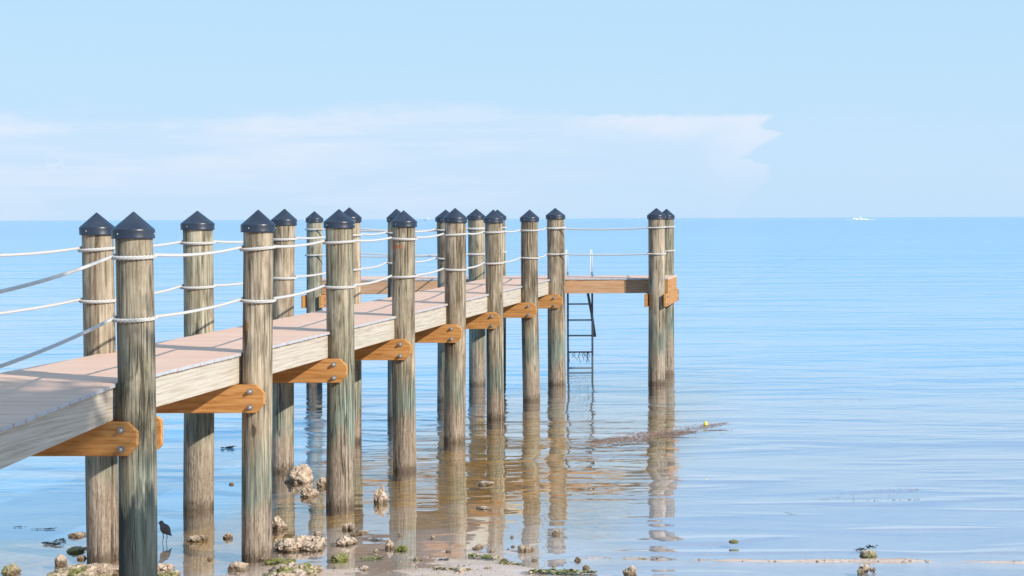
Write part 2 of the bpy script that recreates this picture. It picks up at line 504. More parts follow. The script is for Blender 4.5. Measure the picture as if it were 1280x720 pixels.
ground = mb.build('seabed', t.finish(c, t.mr(wet, 0, 1, .22, .9), t.math('ADD', t.math('MULTIPLY', n2, .7), t.math('MULTIPLY', n3, .3)), .012, .7, .5))
tag(ground, kind='structure', label='pale wet sand and brown shallows running out under the water')

# ------------------------------------------------------------------ water
t = NT('sea_water')
pos = t.n('NewGeometry').outputs['Position']
s_ = t.n('SeparateXYZ', {0: pos}).outputs
calm = t.mr(s_[1], 13.2, 25, .22, 1.0, True)
patch = t.mr(t.noise(t.mapping(pos, (.09, .22, 1)), 1, 3), .33, .67, .4, 1.25)
amp = t.math('MULTIPLY', calm, patch)
h1 = t.noise(t.mapping(pos, (.85, 2.6, 1)), 1, 3, .5, .6)
h2 = t.noise(t.mapping(pos, (.27, .8, 1), (5, 2, 0)), 1, 3, .45, .6)
h3 = t.noise(t.mapping(pos, (1.8, 8.5, 1), (1, 8, 0)), 1, 2, .5)
h = t.math('ADD', t.math('ADD', t.math('MULTIPLY', h1, t.mr(s_[1], 15, 24, .014, .036)), t.math('MULTIPLY', h2, .10)), t.math('MULTIPLY', t.math('MULTIPLY', h3, .008), t.mr(s_[1], 18, 40)))
h4 = t.noise(t.mapping(pos, (.42, 2.0, 1), (3, 3, 0)), 1, 1, .4, .3)
h4 = t.math('MULTIPLY', t.mr(h4, .54, .74, 0, .018, True), t.mr(s_[1], 24, 17))
h = t.math('ADD', t.math('MULTIPLY', h, amp), t.math('MULTIPLY', h4, t.mr(s_[0], -2.5, -1.2)))
h5 = t.noise(t.mapping(pos, (.06, .22, 1), (1, 1, 0)), 1, 4, .6, .4)
h = t.math('ADD', h, t.math('MULTIPLY', h5, t.mr(s_[1], 26, 80, 0, .75)))
bmp = t.n('Bump', {'Height': h, 'Distance': 1.0, 'Strength': 1.0})
inc = t.n('NewGeometry').outputs['Incoming']
cs = t.math('ABSOLUTE', t.n('VectorMath', {0: inc, 1: bmp.outputs[0]}, operation='DOT_PRODUCT').outputs['Value'])
cs = t.math('MAXIMUM', cs, t.mr(s_[1], 20, 110, .06, .20))
fres = t.math('ADD', .02, t.math('MULTIPLY', .98, t.math('POWER', t.math('SUBTRACT', 1.0, cs, clamp=True), 3.2)), clamp=True)
gl = t.n('BsdfGlossy', {'Color': (1, 1, 1), 'Roughness': t.mr(s_[1], 30, 300, .015, .06), 'Normal': bmp.outputs[0]})
tr = t.n('BsdfTransparent', {'Color': (.97, .985, 1.0)})
mx = t.n('MixShader', {0: fres, 1: tr.outputs[0], 2: gl.outputs[0]})
t.link(mx.outputs[0], t.out.inputs[0])
mb = MB()
wy = [8, 40, 200, 2000, 30000]
wx = [-20000, -1500, -90, 60, 1500, 20000]
vs = [(x, y, 0) for y in wy for x in wx]
mb.add(vs, [(j * 6 + i, j * 6 + i + 1, (j + 1) * 6 + i + 1, (j + 1) * 6 + i) for j in range(4) for i in range(5)])
water = mb.build('water', t.id)
tag(water, kind='structure', label='calm pale blue sea with soft ripples')

# ------------------------------------------------------------------ pier
Y0, BAY = 11.39, 2.357
SL = .0057
def rise(y): return SL * (y - Y0) if y >= Y0 else .0737 * (y - Y0)
def deck_z(y): return 1.745 + rise(y)
XE, XW = -5.195, -6.40      # deck edges
SF = -5.218                 # outer face of near stringer
pier = empty('pier', (-5.8, Y0, 0))
tag(pier, 'long wooden pier with tan deck, round capped piles and orange crossbeams over shallow water', 'pier')

# piles: name, (px_top, y), (px_bottom, y), width px, depth, tip py, material
def pile(pt, pb, w, d, tip, mat, label=None, seed=0):
    a = at(pt[0], pt[1], d); b_ = at(pb[0], pb[1], d)
    r = w / 2 * d / F
    ztip = at(pt[0], tip, d).z
    k = (a.x - b_.x) / (a.z - b_.z)
    rr0 = random.Random(seed + 900)
    x0 = b_.x - k * b_.z
    bow = rr0.uniform(-.012, .012); bow2 = rr0.uniform(-.008, .008)
    ax = lambda z: (k * z + bow * math.sin(1.1 * z), bow2 * math.sin(1.9 * z))
    rr = random.Random(seed)
    ph = rr.uniform(0, 6); f3 = rr.uniform(.004, .012)
    def wob(an, z): return 1 + f3 * math.sin(3 * an + ph) + .006 * math.sin(5 * an + z * 2 + ph) + .012 * noise.noise(Vector((math.cos(an) * 1.3, math.sin(an) * 1.3, z * 1.7 + seed * 7.1)))
    top = ztip - .118
    prof = []
    nz = 44
    for i in range(nz + 1):
        z = -.8 + (top + .8) * i / nz
        rz = r * (1.035 - .03 * max(0, z) / 3)
        if z < .3: rz *= 1 + .012 * noise.noise(Vector((z * 6, seed, 0)))
        prof.append((rz, z))
    mb = MB(); mb.lathe(prof, (x0, d, 0), 40, 0, True, ax, wob)
    o = mb.build('pile', mat, pier, (x0, d, 0))
    if label: o['label'] = label
    # cap
    rc = r * 1.02 + .012
    rr0b = rr0.uniform(-.05, .05)
    zb = ztip - .192
    cx, cy = x0 + k * (ztip - .1), d
    mc = MB()
    cax = lambda z: ((k + rr0b) * (z - ztip + .1), 0)
    bands = [[(rc * .9, zb + .001), (rc * 1.035, zb)], [(rc * 1.035, zb), (rc * 1.05, zb + .006), (rc * 1.035, zb + .012), (rc * 1.045, zb + .058)],
             [(rc * 1.045, zb + .058), (rc * 1.03, zb + .066)], [(rc * 1.03, zb + .066), (rc * .56, zb + .125), (rc * .10, zb + .183)],
             [(rc * .10, zb + .183), (rc * .05, zb + .190), (.003, zb + .192)]]
    for bd in bands:
        vs_, fs_ = [], []
        n_ = 48
        for r_, z_ in bd:
            ox, oy = cax(z_)
            for q in range(n_):
                a_ = 2 * math.pi * q / n_
                vs_.append((cx + ox + r_ * math.cos(a_), cy + oy + r_ * math.sin(a_), z_))
        for b_i in range(len(bd) - 1):
            for q in range(n_): fs_.append((b_i * n_ + q, b_i * n_ + (q + 1) % n_, (b_i + 1) * n_ + (q + 1) % n_, (b_i + 1) * n_ + q))
        mc.add(vs_, fs_, 0, True)
    sc_a = -math.pi / 2 - .35 + rr.uniform(-.25, .25)
    for q in range(3):
        an = sc_a + q * 2 * math.pi / 3
        dirv = Vector((math.cos(an), math.sin(an), 0))
        c0 = Vector((cx, cy, zb + .034)) + dirv * (rc * 1.03 - .001)
        mc.tube([c0, c0 + dirv * .004, c0 + dirv * .006], [.0055, .005, .0015], 8, 1, True)
    mc.build('pile_cap', [M['cap'], M['screw']], o, (cx, cy, ztip - .1))
    return dict(x=lambda z: x0 + k * z, y=d, r=r * 1.01, o=o, ztip=ztip)

def by(i): return Y0 + BAY * i
G = {}
near = [((167, 300), (171.5, 650), 43, 264.5, 'pile_dark', 'greenish pile with a dark algae-covered base, nearest in the near row'),
        ((322.5, 300), (321, 690), 35, 262.2, 'pile_patch', 'brown pile with a flaking dark patch below its lower rope'),
        ((424, 300), (425, 630), 32.5, 261.5, 'pile_green', 'pale green-streaked pile'),
        ((505, 300), (506, 590), 27.2, 263, 'pile_rust', 'grey pile with a rusty orange stain under its upper rope'),
        ((569, 300), (568, 550), 25.5, 260, 'pile', None), ((617, 300), (619.5, 520), 20.8, 262, 'pile', None),
        ((662.3, 300), (664.5, 495), 20.5, 262, 'pile', None), ((694.5, 300), (696, 478), 21.2, 260, 'pile', None)]
far = [((122, 310), (128.5, 685), 36, 265.7, 'pile', None), ((247, 300), (248, 635), 34.5, 263.5, 'pile_green', None),
       ((355, 300), (352.7, 585), 26.8, 261, 'pile', None), ((437, 300), (438.5, 560), 25, 259.3, 'pile', None),
       ((496, 300), (496, 530), 21.5, 261, 'pile', None), ((557, 300), (558, 498), 21.5, 262, 'pile', None),
       ((595.5, 300), (596.7, 475), 19.8, 261, 'pile_green', None)]
N = [pile(a, b_, w, by(i), tip, M[m], lb, i) for i, (a, b_, w, tip, m, lb) in enumerate(near)]
Fr = [pile(a, b_, w, by(i + 1), tip, M[m], lb, 20 + i) for i, (a, b_, w, tip, m, lb) in enumerate(far)]
# the pair at the shore end of the ramp and the first far pile stand just left of the view
def pile_m(x, y, ztip, m, seed, r=.122):
    u = x * F / y + 1061
    v = lambda z: 271.2 + (EYE - z) * F / y - .0039 * (x * F / y)
    return pile((u + .0039 * (v(2.5) - 271.2), v(2.5)), (u + .0039 * (v(0) - 271.2), v(0)), r * 2 * F / y, y, v(ztip), M[m], None, seed)
N0 = pile_m(-5.09, by(-1), 2.78, 'pile', 51)
F0 = pile_m(-6.51, by(0), 2.93, 'pile', 52)
F00 = pile_m(-6.51, by(-1), 2.77, 'pile', 53)
YB = 29.62
PT = pile((820.5, 300), (820.7, 480), 20.3, by(7) + .02, 260, M['pile'], None, 31)
PT2 = pile((833, 300), (833.3, 460), 18.2, YB, 261, M['pile_green'], None, 32)
PL = pile((393, 300), (393, 470), 18.4, by(7), 264, M['pile_green'], 'slim greenish pile at the left end of the platform', 33)
PL2 = pile_m(PL['x'](1), YB, 2.97, 'pile', 34)
PJ = pile((622, 300), (622.5, 460), 18.8, YB, 262, M['pile_dark'], None, 35)

# decking
def deck_boards(name, y0, y1, x0, x1, along, mat, zf):
    mb = MB(); w, gap = .142, .011
    if along == 'x':
        n = int((y1 - y0) / w)
        w = (y1 - y0) / n
        for i in range(n):
            a = y0 + i * w; b2 = a + w - gap
            e0 = rnd.uniform(-.004, .004); e1 = rnd.uniform(-.003, .003); dz = rnd.uniform(-.0012, .0012)
            za, zb = zf(a) + dz, zf(b2) + dz
            X0, X1 = x0 + e0, x1 + e1
            c = .004
            vs = [(X0, a, za - .025), (X1, a, za - .025), (X1, b2, zb - .025), (X0, b2, zb - .025),
                  (X0, a, za - c), (X1, a, za - c), (X1, b2, zb - c), (X0, b2, zb - c),
                  (X0, a + c, za), (X1, a + c, za), (X1, b2 - c, zb), (X0, b2 - c, zb)]
            mb.add(vs, [(3, 2, 1, 0), (0, 1, 5, 4), (4, 5, 9, 8), (8, 9, 10, 11), (11, 10, 6, 7), (7, 6, 2, 3)], 0)
            mb.add(vs, [(1, 2, 6, 10, 9, 5), (0, 4, 8, 11, 7, 3)], 1)
    else:
        n = int((x1 - x0) / w); w = (x1 - x0) / n
        for i in range(n):
            a = x0 + i * w; b2 = a + w - gap
            Y_0 = y0 + rnd.uniform(-.003, .003); Y_1 = y1 + rnd.uniform(-.003, .003)
            z0, z1 = zf(Y_0), zf(Y_1); c = .004
            vs = [(a, Y_0, z0 - .025), (b2, Y_0, z0 - .025), (b2, Y_1, z1 - .025), (a, Y_1, z1 - .025),
                  (a, Y_0, z0 - c), (b2, Y_0, z0 - c), (b2, Y_1, z1 - c), (a, Y_1, z1 - c),
                  (a + c, Y_0, z0), (b2 - c, Y_0, z0), (b2 - c, Y_1, z1), (a + c, Y_1, z1)]
            mb.add(vs, [(3, 2, 1, 0), (3, 0, 4, 8, 11, 7), (1, 2, 6, 10, 9, 5), (8, 9, 10, 11)], 0)
            mb.add(vs, [(0, 1, 5, 9, 8, 4), (2, 3, 7, 11, 10, 6)], 1)
    return mb.build(name, [mat, M['deck_end']], pier, (0, 0, 0))

PY0, PY1 = 28.06, 29.47
PX0, PX1 = -9.47, -3.16
deck_boards('decking', Y0, PY0 - .012, XW, XE, 'x', M['deck_x'], deck_z)['label'] = 'walkway of tan cross boards'
deck_boards('decking', 2.2, Y0 - .008, XW, XE, 'x', M['deck_x'], deck_z)['label'] = 'sloping ramp of tan cross boards'
deck_boards('decking', PY0, PY1, PX0, PX1, 'y', M['deck_y'], lambda y: deck_z(PY0))['label'] = 'platform deck of tan boards across the pier head'

# stringers, bay by bay
def stringer(x0, x1, y0, y1):
    mb = MB()
    n = 6
    zt = -.0265
    for (a, b2) in [(y0, y1)]:
        vs = []
        for y in (a, b2):
            zt_ = deck_z(y) - .0265
            for x, z in ((x0, zt_ - .235), (x1, zt_ - .235), (x1, zt_), (x0, zt_)): vs.append((x, y, z))
        mb.add(vs, [(0, 1, 2, 3), (7, 6, 5, 4), (0, 4, 5, 1), (1, 5, 6, 2), (2, 6, 7, 3), (3, 7, 4, 0)])
    yc = (y0 + y1) / 2
    return mb.build('stringer', M['stringer'], pier, (x1, yc, deck_z(yc)), bevel=.004)

for i in range(-3, 7):
    y0, y1 = by(i) + .003, by(i + 1) - .003
    if i == -3: y0 = 5.0
    if i == 6: y1 = PY0 - .02
    for x1 in (SF, XW + .065, -5.80):
        stringer(x1 - .045, x1, y0, y1)

# crossbeams with bolts: one on the camera side of each pair of piles, a second one behind
def bolt(parent, x, y, z, r=.021):
    mb = MB()
    mb.tube([(x, y, z), (x, y - .004, z)], r * 1.25, 14, 0, False)
    mb.tube([(x, y - .004, z), (x, y - .026, z), (x, y - .034, z)], [r * .8, r * .8, r * .5], 8, 0, False)
    mb.build('bolt', M['bolt'], parent, (x, y, z))

def chamfer_poly(x0, x1, z0, z1, c):
    return [(x0 + c, z0), (x1 - c, z0), (x1, z0 + c * 1.1), (x1, z1 - c), (x1 - c, z1), (x0 + c, z1), (x0, z1 - c), (x0, z0 + c)]

def crossbeam(i, pn, pf):
    y = pn['y']
    zt = deck_z(y) - .0265 - .238
    zb = zt - .238
    zc = (zt + zb) / 2
    yf = y - max(pn['r'], pf['r']) - .042
    xr = pn['x'](zc) + pn['r'] * (.95 if i else .62)
    xl = pf['x'](zc) - pf['r'] * .95
    mb = MB(); mb.prism(chamfer_poly(xl, xr, zb, zt, .068), yf, yf + .04)
    o = mb.build('crossbeam', M['beam'], pier, (xr, yf, zc), bevel=.004)
    for x in (pn['x'](zc), pf['x'](zc)):
        for dz in (.062, -.072): bolt(o, x - (.0 if i else .03), yf, zc + dz)
    yb = y + max(pn['r'], pf['r']) + .002
    xr2 = pn['x'](zc) + pn['r'] * (1.0 if i == 0 else .55)
    mb = MB(); mb.prism(chamfer_poly(xl + .06, xr2, zb, zt, .03), yb, yb + .04)
    mb.build('crossbeam', M['beam'], pier, (xr2, yb, zc), bevel=.004)

for i in range(8):
    crossbeam(i, N[i], F0 if i == 0 else Fr[i - 1])

# platform: fascia, rim, cross members running out to sea on both sides of the end piles
pz = deck_z(PY0) - .0265
def pbox(name, lo, hi, mat, bev=.004):
    mb = MB(); mb.box(lo, hi)
    c = tuple((a + b2) / 2 for a, b2 in zip(lo, hi))
    return mb.build(name, mat, pier, c, bevel=bev)
xs_split = at(780, 355, PY0).x
pbox('fascia', (XE + .02, PY0 + .012, pz - .235), (xs_split - .002, PY0 + .05, pz), M['fascia'])['label'] = 'salmon coloured front board of the platform'
pbox('fascia', (xs_split + .002, PY0 + .012, pz - .235), (PX1 - .06, PY0 + .05, pz), M['fascia_dark'])['label'] = 'browner front board of the platform beside the end pile'
pbox('fascia', (PX0 + .06, PY0 + .012, pz - .235), (XW - .02, PY0 + .05, pz), M['fascia'])
pbox('fascia', (PX0 + .06, PY1 - .05, pz - .235), (PX1 - .06, PY1 - .012, pz), M['fascia_dark'])
pbox('rim_board', (PX1 - .056, PY0 + .014, pz - .236), (PX1 - .012, PY1 - .014, pz), M['beam_y'])
pbox('rim_board', (PX0 + .012, PY0 + .014, pz - .236), (PX0 + .056, PY1 - .014, pz), M['beam_y'])
for q in range(5):
    x = -8.6 + q * .55
    pbox('joist', (x, PY0 + .053, pz - .2), (x + .04, PY1 - .053, pz), M['stringer'])
for P_ in (PT, PL):
    xc = P_['x'](1.5)
    for sgn in (-1, 1):
        xa = xc + sgn * (P_['r'] + .024)
        mb = MB()
        y0, y1 = by(7) - .17, YB + .18
        mb.box((xa - .022, y0, pz - .238 - .222), (xa + .022, y1, pz - .238))
        o = mb.build('crossbeam', M['beam_y'], pier, (xa, (y0 + y1) / 2, pz - .35), bevel=.005)
        for yy in (P_['y'], YB):
            for dz in (.055, -.06):
                m2 = MB(); xx = xa + sgn * .022
                m2.tube([(xx, yy, pz - .35 + dz), (xx + sgn * .02, yy, pz - .35 + dz)], .02, 8, 0, False)
                m2.build('bolt', M['bolt'], o, (xx, yy, pz - .35 + dz))

# ------------------------------------------------------------------ ropes
RR = .0125
def strands(mb, pts, r=RR, pitch=.07, closed=False):
    """three twisted strands along a polyline"""
    pts = [Vector(p) for p in pts]
    L = [0]
    for a, b2 in zip(pts, pts[1:]): L.append(L[-1] + (b2 - a).length)
    n = max(6, int(L[-1] / (pitch / 7)))
    res = []
    j = 0
    for k in range(n + 1):
        s = L[-1] * k / n
        while j < len(L) - 2 and L[j + 1] < s: j += 1
        f = (s - L[j]) / max(1e-9, L[j + 1] - L[j])
        res.append(pts[j].lerp(pts[j + 1], f))
    for st in range(3):
        path = []
        for k, p_ in enumerate(res):
            tn = (res[min(k + 1, n)] - res[max(k - 1, 0)]).normalized()
            a = tn.cross(Vector((0, 0, 1))).normalized(); b2 = a.cross(tn)
            an = 2 * math.pi * (L[-1] * k / n / pitch + st / 3)
            path.append(p_ + (a * math.cos(an) + b2 * math.sin(an)) * r * .60)
        mb.tube(path, r * .46, 6, 0, True)

def zrope(level, y):
    if y < Y0: return (2.641 if level else 2.194) + .078 * (y - Y0)
    return (2.641 if level else 2.194) + .0053 * (y - Y0)

def rope(name, piles, level, label, group, offs=(0, 0), sag=.022, sides=None):
    mb = MB()
    y0 = piles[0]['y']
    ends = []
    for i, P_ in enumerate(piles):
        z = zrope(level, P_['y']) + rnd.uniform(-.006, .006)
        cx, cy = P_['x'](z), P_['y']
        rl = P_['r'] + RR * 1.2
        tilt = rnd.uniform(-.006, .010)
        loop = []
        for k in range(41):
            a = 2 * math.pi * k / 40
            loop.append((cx + rl * math.cos(a), cy + rl * math.sin(a), z + tilt * math.cos(a) + .008 * math.sin(a)))
        strands(mb, loop, RR * 1.25, .095)
        ends.append((cx, cy, z, rl))
    for i, (a, b2) in enumerate(zip(ends, ends[1:])):
        if sides and sides[i] == 'x':     # runs sideways
            s = 1 if b2[0] > a[0] else -1
            p0 = Vector((a[0] + s * a[3] * .5, a[1] - a[3] * .87, a[2] - .004)); p1 = Vector((b2[0] - s * b2[3] * .5, b2[1] - b2[3] * .87, b2[2] - .004))
        else:
            p0 = Vector((a[0] + a[3] * .96, a[1] + .03, a[2] + .012)); p1 = Vector((b2[0] - b2[3] * .97, b2[1] + .02, b2[2] + .014))
        pts = []
        sg = sag * rnd.uniform(.7, 1.3)
        for k in range(25):
            f = k / 24
            p_ = p0.lerp(p1, f); p_.z -= sg * 4 * f * (1 - f); pts.append(p_)
        strands(mb, pts)
    o = mb.build('rope', M['rope'], None, (ends[0][0], ends[0][1], ends[0][2]))
    tag(o, label, 'rope', group)
    return o

grp = 'white ropes strung between the piles'
rope('rope', [N0] + N, 1, 'upper white twisted rope along the near row of piles', grp)
rope('rope', [N0] + N, 0, 'lower white twisted rope along the near row of piles, just above the deck', grp)
rope('rope', [F00, F0] + Fr, 1, 'upper white twisted rope along the far row of piles', grp)
rope('rope', [F00, F0] + Fr, 0, 'lower white twisted rope along the far row of piles', grp)
rope('rope', [N[7], PT, PT2], 1, 'upper white rope across the right half of the pier head to the rightmost piles', grp, sides='xy', sag=.03)
rope('rope', [N[7], PT, PT2], 0, 'lower white rope across the right half of the pier head, near the ladder rails', grp, sides='xy', sag=.02)
rope('rope', [PL, Fr[6]], 1, 'upper white rope across the front of the left half of the pier head', grp, sides='x', sag=.04)
rope('rope', [PL, Fr[6]], 0, 'lower white rope across the front of the left half of the pier head', grp, sides='x', sag=.04)
rope('rope', [PL2, PJ], 1, 'upper white rope along the seaward edge of the left half of the pier head', grp, sides='x', sag=.05)
rope('rope', [PL2, PJ], 0, 'lower white rope along the seaward edge of the left half of the pier head', grp, sides='x', sag=.05)

# ------------------------------------------------------------------ ladder
LY = 29.58
lx0, lx1 = at(710, 420, LY).x, at(740.5, 420, LY).x
lad = empty('ladder', ((lx0 + lx1) / 2, LY, -.1))
tag(lad, 'grey metal swim ladder with white grab rails hanging from the pier head into the water', 'ladder')
for x in (lx0, lx1):
    mb = MB(); mb.tube([(x, LY, -.35), (x, LY, 1.9)], .019, 12); mb.build('rail', M['ladder'], lad, (x, LY, 0))
    mb = MB()
    mb.tube([(x, LY, 1.9), (x, LY, 2.25), (x, LY - .03, 2.30), (x, LY - .09, 2.315), (x, LY - .16, 2.29), (x, LY - .2, 2.2), (x, LY - .21, deck_z(LY))], .008, 12)
    mb.build('grab_rail', M['ladder_white'], lad, (x, LY, 1.9))
for py in (380, 400, 419.5, 440, 460, 466):
    z = at(725, py, LY).z
    mb = MB(); mb.box((lx0 + .015, LY - .035, z - .013), (lx1 - .015, LY + .035, z + .013))
    mb.build('rung', M['ladder'], lad, ((lx0 + lx1) / 2, LY, z), bevel=.004)
pole = MB()
a, b2 = at(734, 362, LY + .08), at(743.5, 421, LY + .08)
pole.tube([a, a.lerp(b2, .5) + Vector((.01, 0, 0)), b2], [.024, .024, .03], 12)
pole.build('brace', M['rust'], lad, tuple(a))
mb = MB()
for q in range(16):
    x = rnd.uniform(lx0 + .03, lx1 - .05); z0 = at(725, 440, LY).z
    mb.tube([(x, LY - .037, z0), (x + rnd.uniform(-.03, .03), LY - .045, z0 - rnd.uniform(.02, .06)), (x + rnd.uniform(-.06, .06), LY - .04, z0 - rnd.uniform(.05, .2))], .004, 5)
mb.build('hanging_weed', M['weed_dark'], lad, ((lx0 + lx1) / 2, LY, .6))

# ------------------------------------------------------------------ rocks
def rock_mesh(name, sx_, sy_, sz_, seed, rough=.45, lumps=1):
    import bmesh
    rr = random.Random(seed)
    bm = bmesh.new()
    for l in range(lumps):
        b0 = bmesh.new()
        bmesh.ops.create_icosphere(b0, subdivisions=(3 if lumps > 7 else 4), radius=1)
        off = Vector((rr.uniform(-90, 90), rr.uniform(-90, 90), rr.uniform(-90, 90)))
        if lumps == 1: c = Vector((0, 0, 0)); k = 1
        else:
            k = rr.uniform(.10, .34) if lumps > 7 else rr.uniform(.22, .5)
            c = Vector((rr.uniform(-.8, .8), rr.uniform(-.7, .7), rr.uniform(-.1, .3)))
            if lumps > 7: c.z = .55 * (1 - (c.x / .8) ** 2) * rr.uniform(-.1, 1) * (1 - (c.y / .8) ** 2)
        st = Vector((rr.uniform(.8, 1.2), rr.uniform(.8, 1.2), rr.uniform(.8, 1.3)))
        for v in b0.verts:
            p_ = v.co.copy()
            n = noise.noise(p_ * 1.3 + off) * .55 + noise.noise(p_ * 3 + off) * .35 + abs(noise.noise(p_ * 6 + off)) * .28 + noise.noise(p_ * 13 + off) * .1
            p_ = p_ * (1 + rough * n * 1.2)
            p_ = Vector((p_.x * st.x, p_.y * st.y, p_.z * st.z)) * k + c
            v.co = Vector((p_.x * sx_, p_.y * sy_, p_.z * sz_ + sz_ * .15))
        tmp = bpy.data.meshes.new('tmp'); b0.to_mesh(tmp); b0.free(); bm.from_mesh(tmp); bpy.data.meshes.remove(tmp)
    me = bpy.data.meshes.new(name)
    bm.to_mesh(me); bm.free()
    return me

def rock(px, py, w, h, mat, label, group='rocks in the shallows', seed=None, rough=.45, lumps=1, dep=.8, name='rock'):
    """px,py = foot of the rock, w,h in photo pixels"""
    p_ = gnd(px, py, .0); p_.z = max(0, ground_z(p_.x, p_.y)) * .5
    s = p_.y / F
    sx_ = w / 2 * s; sz_ = h * s * (.8 if lumps == 1 else 1.1)
    sd = seed if seed is not None else int(px * 7 + py)
    me = rock_mesh(name, sx_ * .9, sx_ * dep, sz_, sd, rough, lumps)
    me.materials.append(M[mat])
    o = bpy.data.objects.new(name, me); col.objects.link(o)
    p_.y += sx_ * dep * .4
    o.location = p_
    tag(o, label, 'rock', group)
    return o

rock(373, 603, 29, 24, 'rock', 'large pale craggy rock in the water left of the green-streaked pile', seed=3, rough=.6)
rock(386, 620, 24, 9, 'rock', 'low brown rock just in front of the large pale craggy rock', rough=.7)
rock(404, 608, 15, 12, 'rock', 'small brown rock peeking out left of the green-streaked pile', rough=.6)
rock(475, 629, 19, 20, 'rock', 'lone pointed brown rock in open water right of the green-streaked pile', seed=12, rough=.5)
rock(372, 686, 66, 14, 'rock', 'wide heap of broken oyster rock right of the brown pile foot', seed=21, rough=.8, lumps=80, dep=.9, name='rock_heap')
rock(347, 662, 18, 13, 'rock', 'brown rock against the right side of the brown pile, above the oyster heap', rough=.6)
rock(436, 663, 19, 9, 'rock', 'pale flat rock under the foot of the green-streaked pile', rough=.7, lumps=5)
rock(431, 681, 30, 10, 'rock', 'low tan rock cluster below the green-streaked pile', rough=.7, lumps=26, name='rock_heap')
rock(446, 668, 30, 4, 'rock', 'thin flat stone strip reaching right from the green-streaked pile', rough=.6, lumps=6, name='rock_heap')
rock(486, 686, 11, 11, 'rock', 'small upright pointed rock with weed beside it, in the middle foreground', seed=8, rough=.5)
rock(503, 689, 22, 7, 'rock_moss', 'low green weedy rock beside the small upright pointed rock', rough=.7, lumps=5)
rock(424, 700, 20, 9, 'rock_moss', 'bright green mossy rock near the bottom edge, below the green-streaked pile', rough=.5)
rock(362, 724, 70, 16, 'rock_half', 'broad sandy mound of rubble cut by the bottom edge right of the brown pile', seed=31, rough=.8, lumps=70, dep=1.0, name='rock_heap')
rock(345, 704, 40, 5, 'rock_moss', 'flat mossy stone strip at the foot of the brown pile', rough=.6, lumps=26, name='rock_heap')
rock(297, 713, 24, 9, 'rock_half', 'rounded half mossy rock left of the brown pile foot', rough=.5, seed=5)
rock(100, 722, 90, 13, 'rock_half', 'long barnacled ledge along the bottom edge around the nearest pile', seed=41, rough=.8, lumps=90, dep=.7, name='rock_heap')
rock(205, 714, 30, 10, 'rock', 'rough tan rock to the right of the nearest pile', rough=.7, lumps=26, name='rock_heap')
rock(8, 718, 30, 11, 'rock_moss', 'green mossy rock in the bottom left corner', rough=.6, lumps=6, name='rock_heap')
rock(75, 706, 17, 11, 'rock', 'small pale rounded rock in the pool at bottom left', seed=6, rough=.35)
rock(95, 671, 20, 6, 'rock', 'flat pale stone left of the far pile foot, upper one of two', rough=.5)
rock(93, 690, 20, 5, 'rock_half', 'flat yellowish stone left of the far pile foot, lower one of two', rough=.5)
rock(101, 699, 12, 4, 'rock', 'tiny flat stone below the flat yellowish stone', rough=.4)
rock(243, 677, 28, 6, 'rock', 'flat dark edged stone in front of the far pile reflection, right of the bird', rough=.6, lumps=6, name='rock_heap')
rock(281, 674, 18, 8, 'rock', 'small brown rock between the bird and the brown pile', rough=.6, lumps=4)
rock(204, 724, 40, 10, 'rock_half', 'sandy stone heap at the bottom edge beside the nearest pile', rough=.7, lumps=26, name='rock_heap')
rock(289, 606, 8, 3, 'rock', 'tiny stone alone in the water left of the brown pile', rough=.4)
rock(657, 690, 19, 9, 'rock_half', 'weedy brown rock in the middle foreground under the pile reflections', rough=.7, lumps=6)
rock(596, 686, 17, 6, 'rock_half', 'dark weedy stone left of the weedy brown rock', rough=.6, lumps=5)
rock(695, 668, 10, 5, 'rock', 'small dark tan stone standing alone in the shallows', rough=.5)
rock(1085, 697, 24, 9, 'rock_half', 'upper of the two weedy rocks on the right, topped with dark weed', rough=.7, lumps=7)
rock(1084, 717, 26, 13, 'rock_half', 'lower and larger of the two weedy rocks on the right', rough=.7, lumps=9)
rock(785, 721, 22, 11, 'rock_half', 'greenish tan rock cut by the bottom edge right of centre', rough=.7, lumps=7)
rock(917, 678, 12, 3, 'rock_moss', 'small flat green stone alone on the right', rough=.5)
rock(605, 606, 20, 5, 'rock', 'pale flat rock awash among the pile reflections', rough=.5)
rock(603, 636, 14, 4, 'rock', 'pale flat stone awash nearer than the pale flat rock', rough=.5)
rock(640, 672, 5, 3, 'rock', 'tiny pebble left of the lone dark tan stone', rough=.4)

for (px_, py_, w_) in ((615, 690, 7), (630, 702, 9), (668, 701, 8), (560, 690, 6), (520, 701, 10), (470, 690, 7), (541, 673, 6), (641, 684, 5), (722, 701, 7),
                       (732, 711, 9), (500, 670, 6), (396, 668, 8), (456, 713, 11), (576, 716, 12), (692, 708, 6), (610, 712, 8), (330, 700, 9), (262, 700, 8)):
    rock(px_, py_, w_, w_ * .45, 'rock' if (px_ + py_) % 3 else 'rock_half', 'small brown stone lying in the shallow foreground', 'small scattered stones', rough=.55)

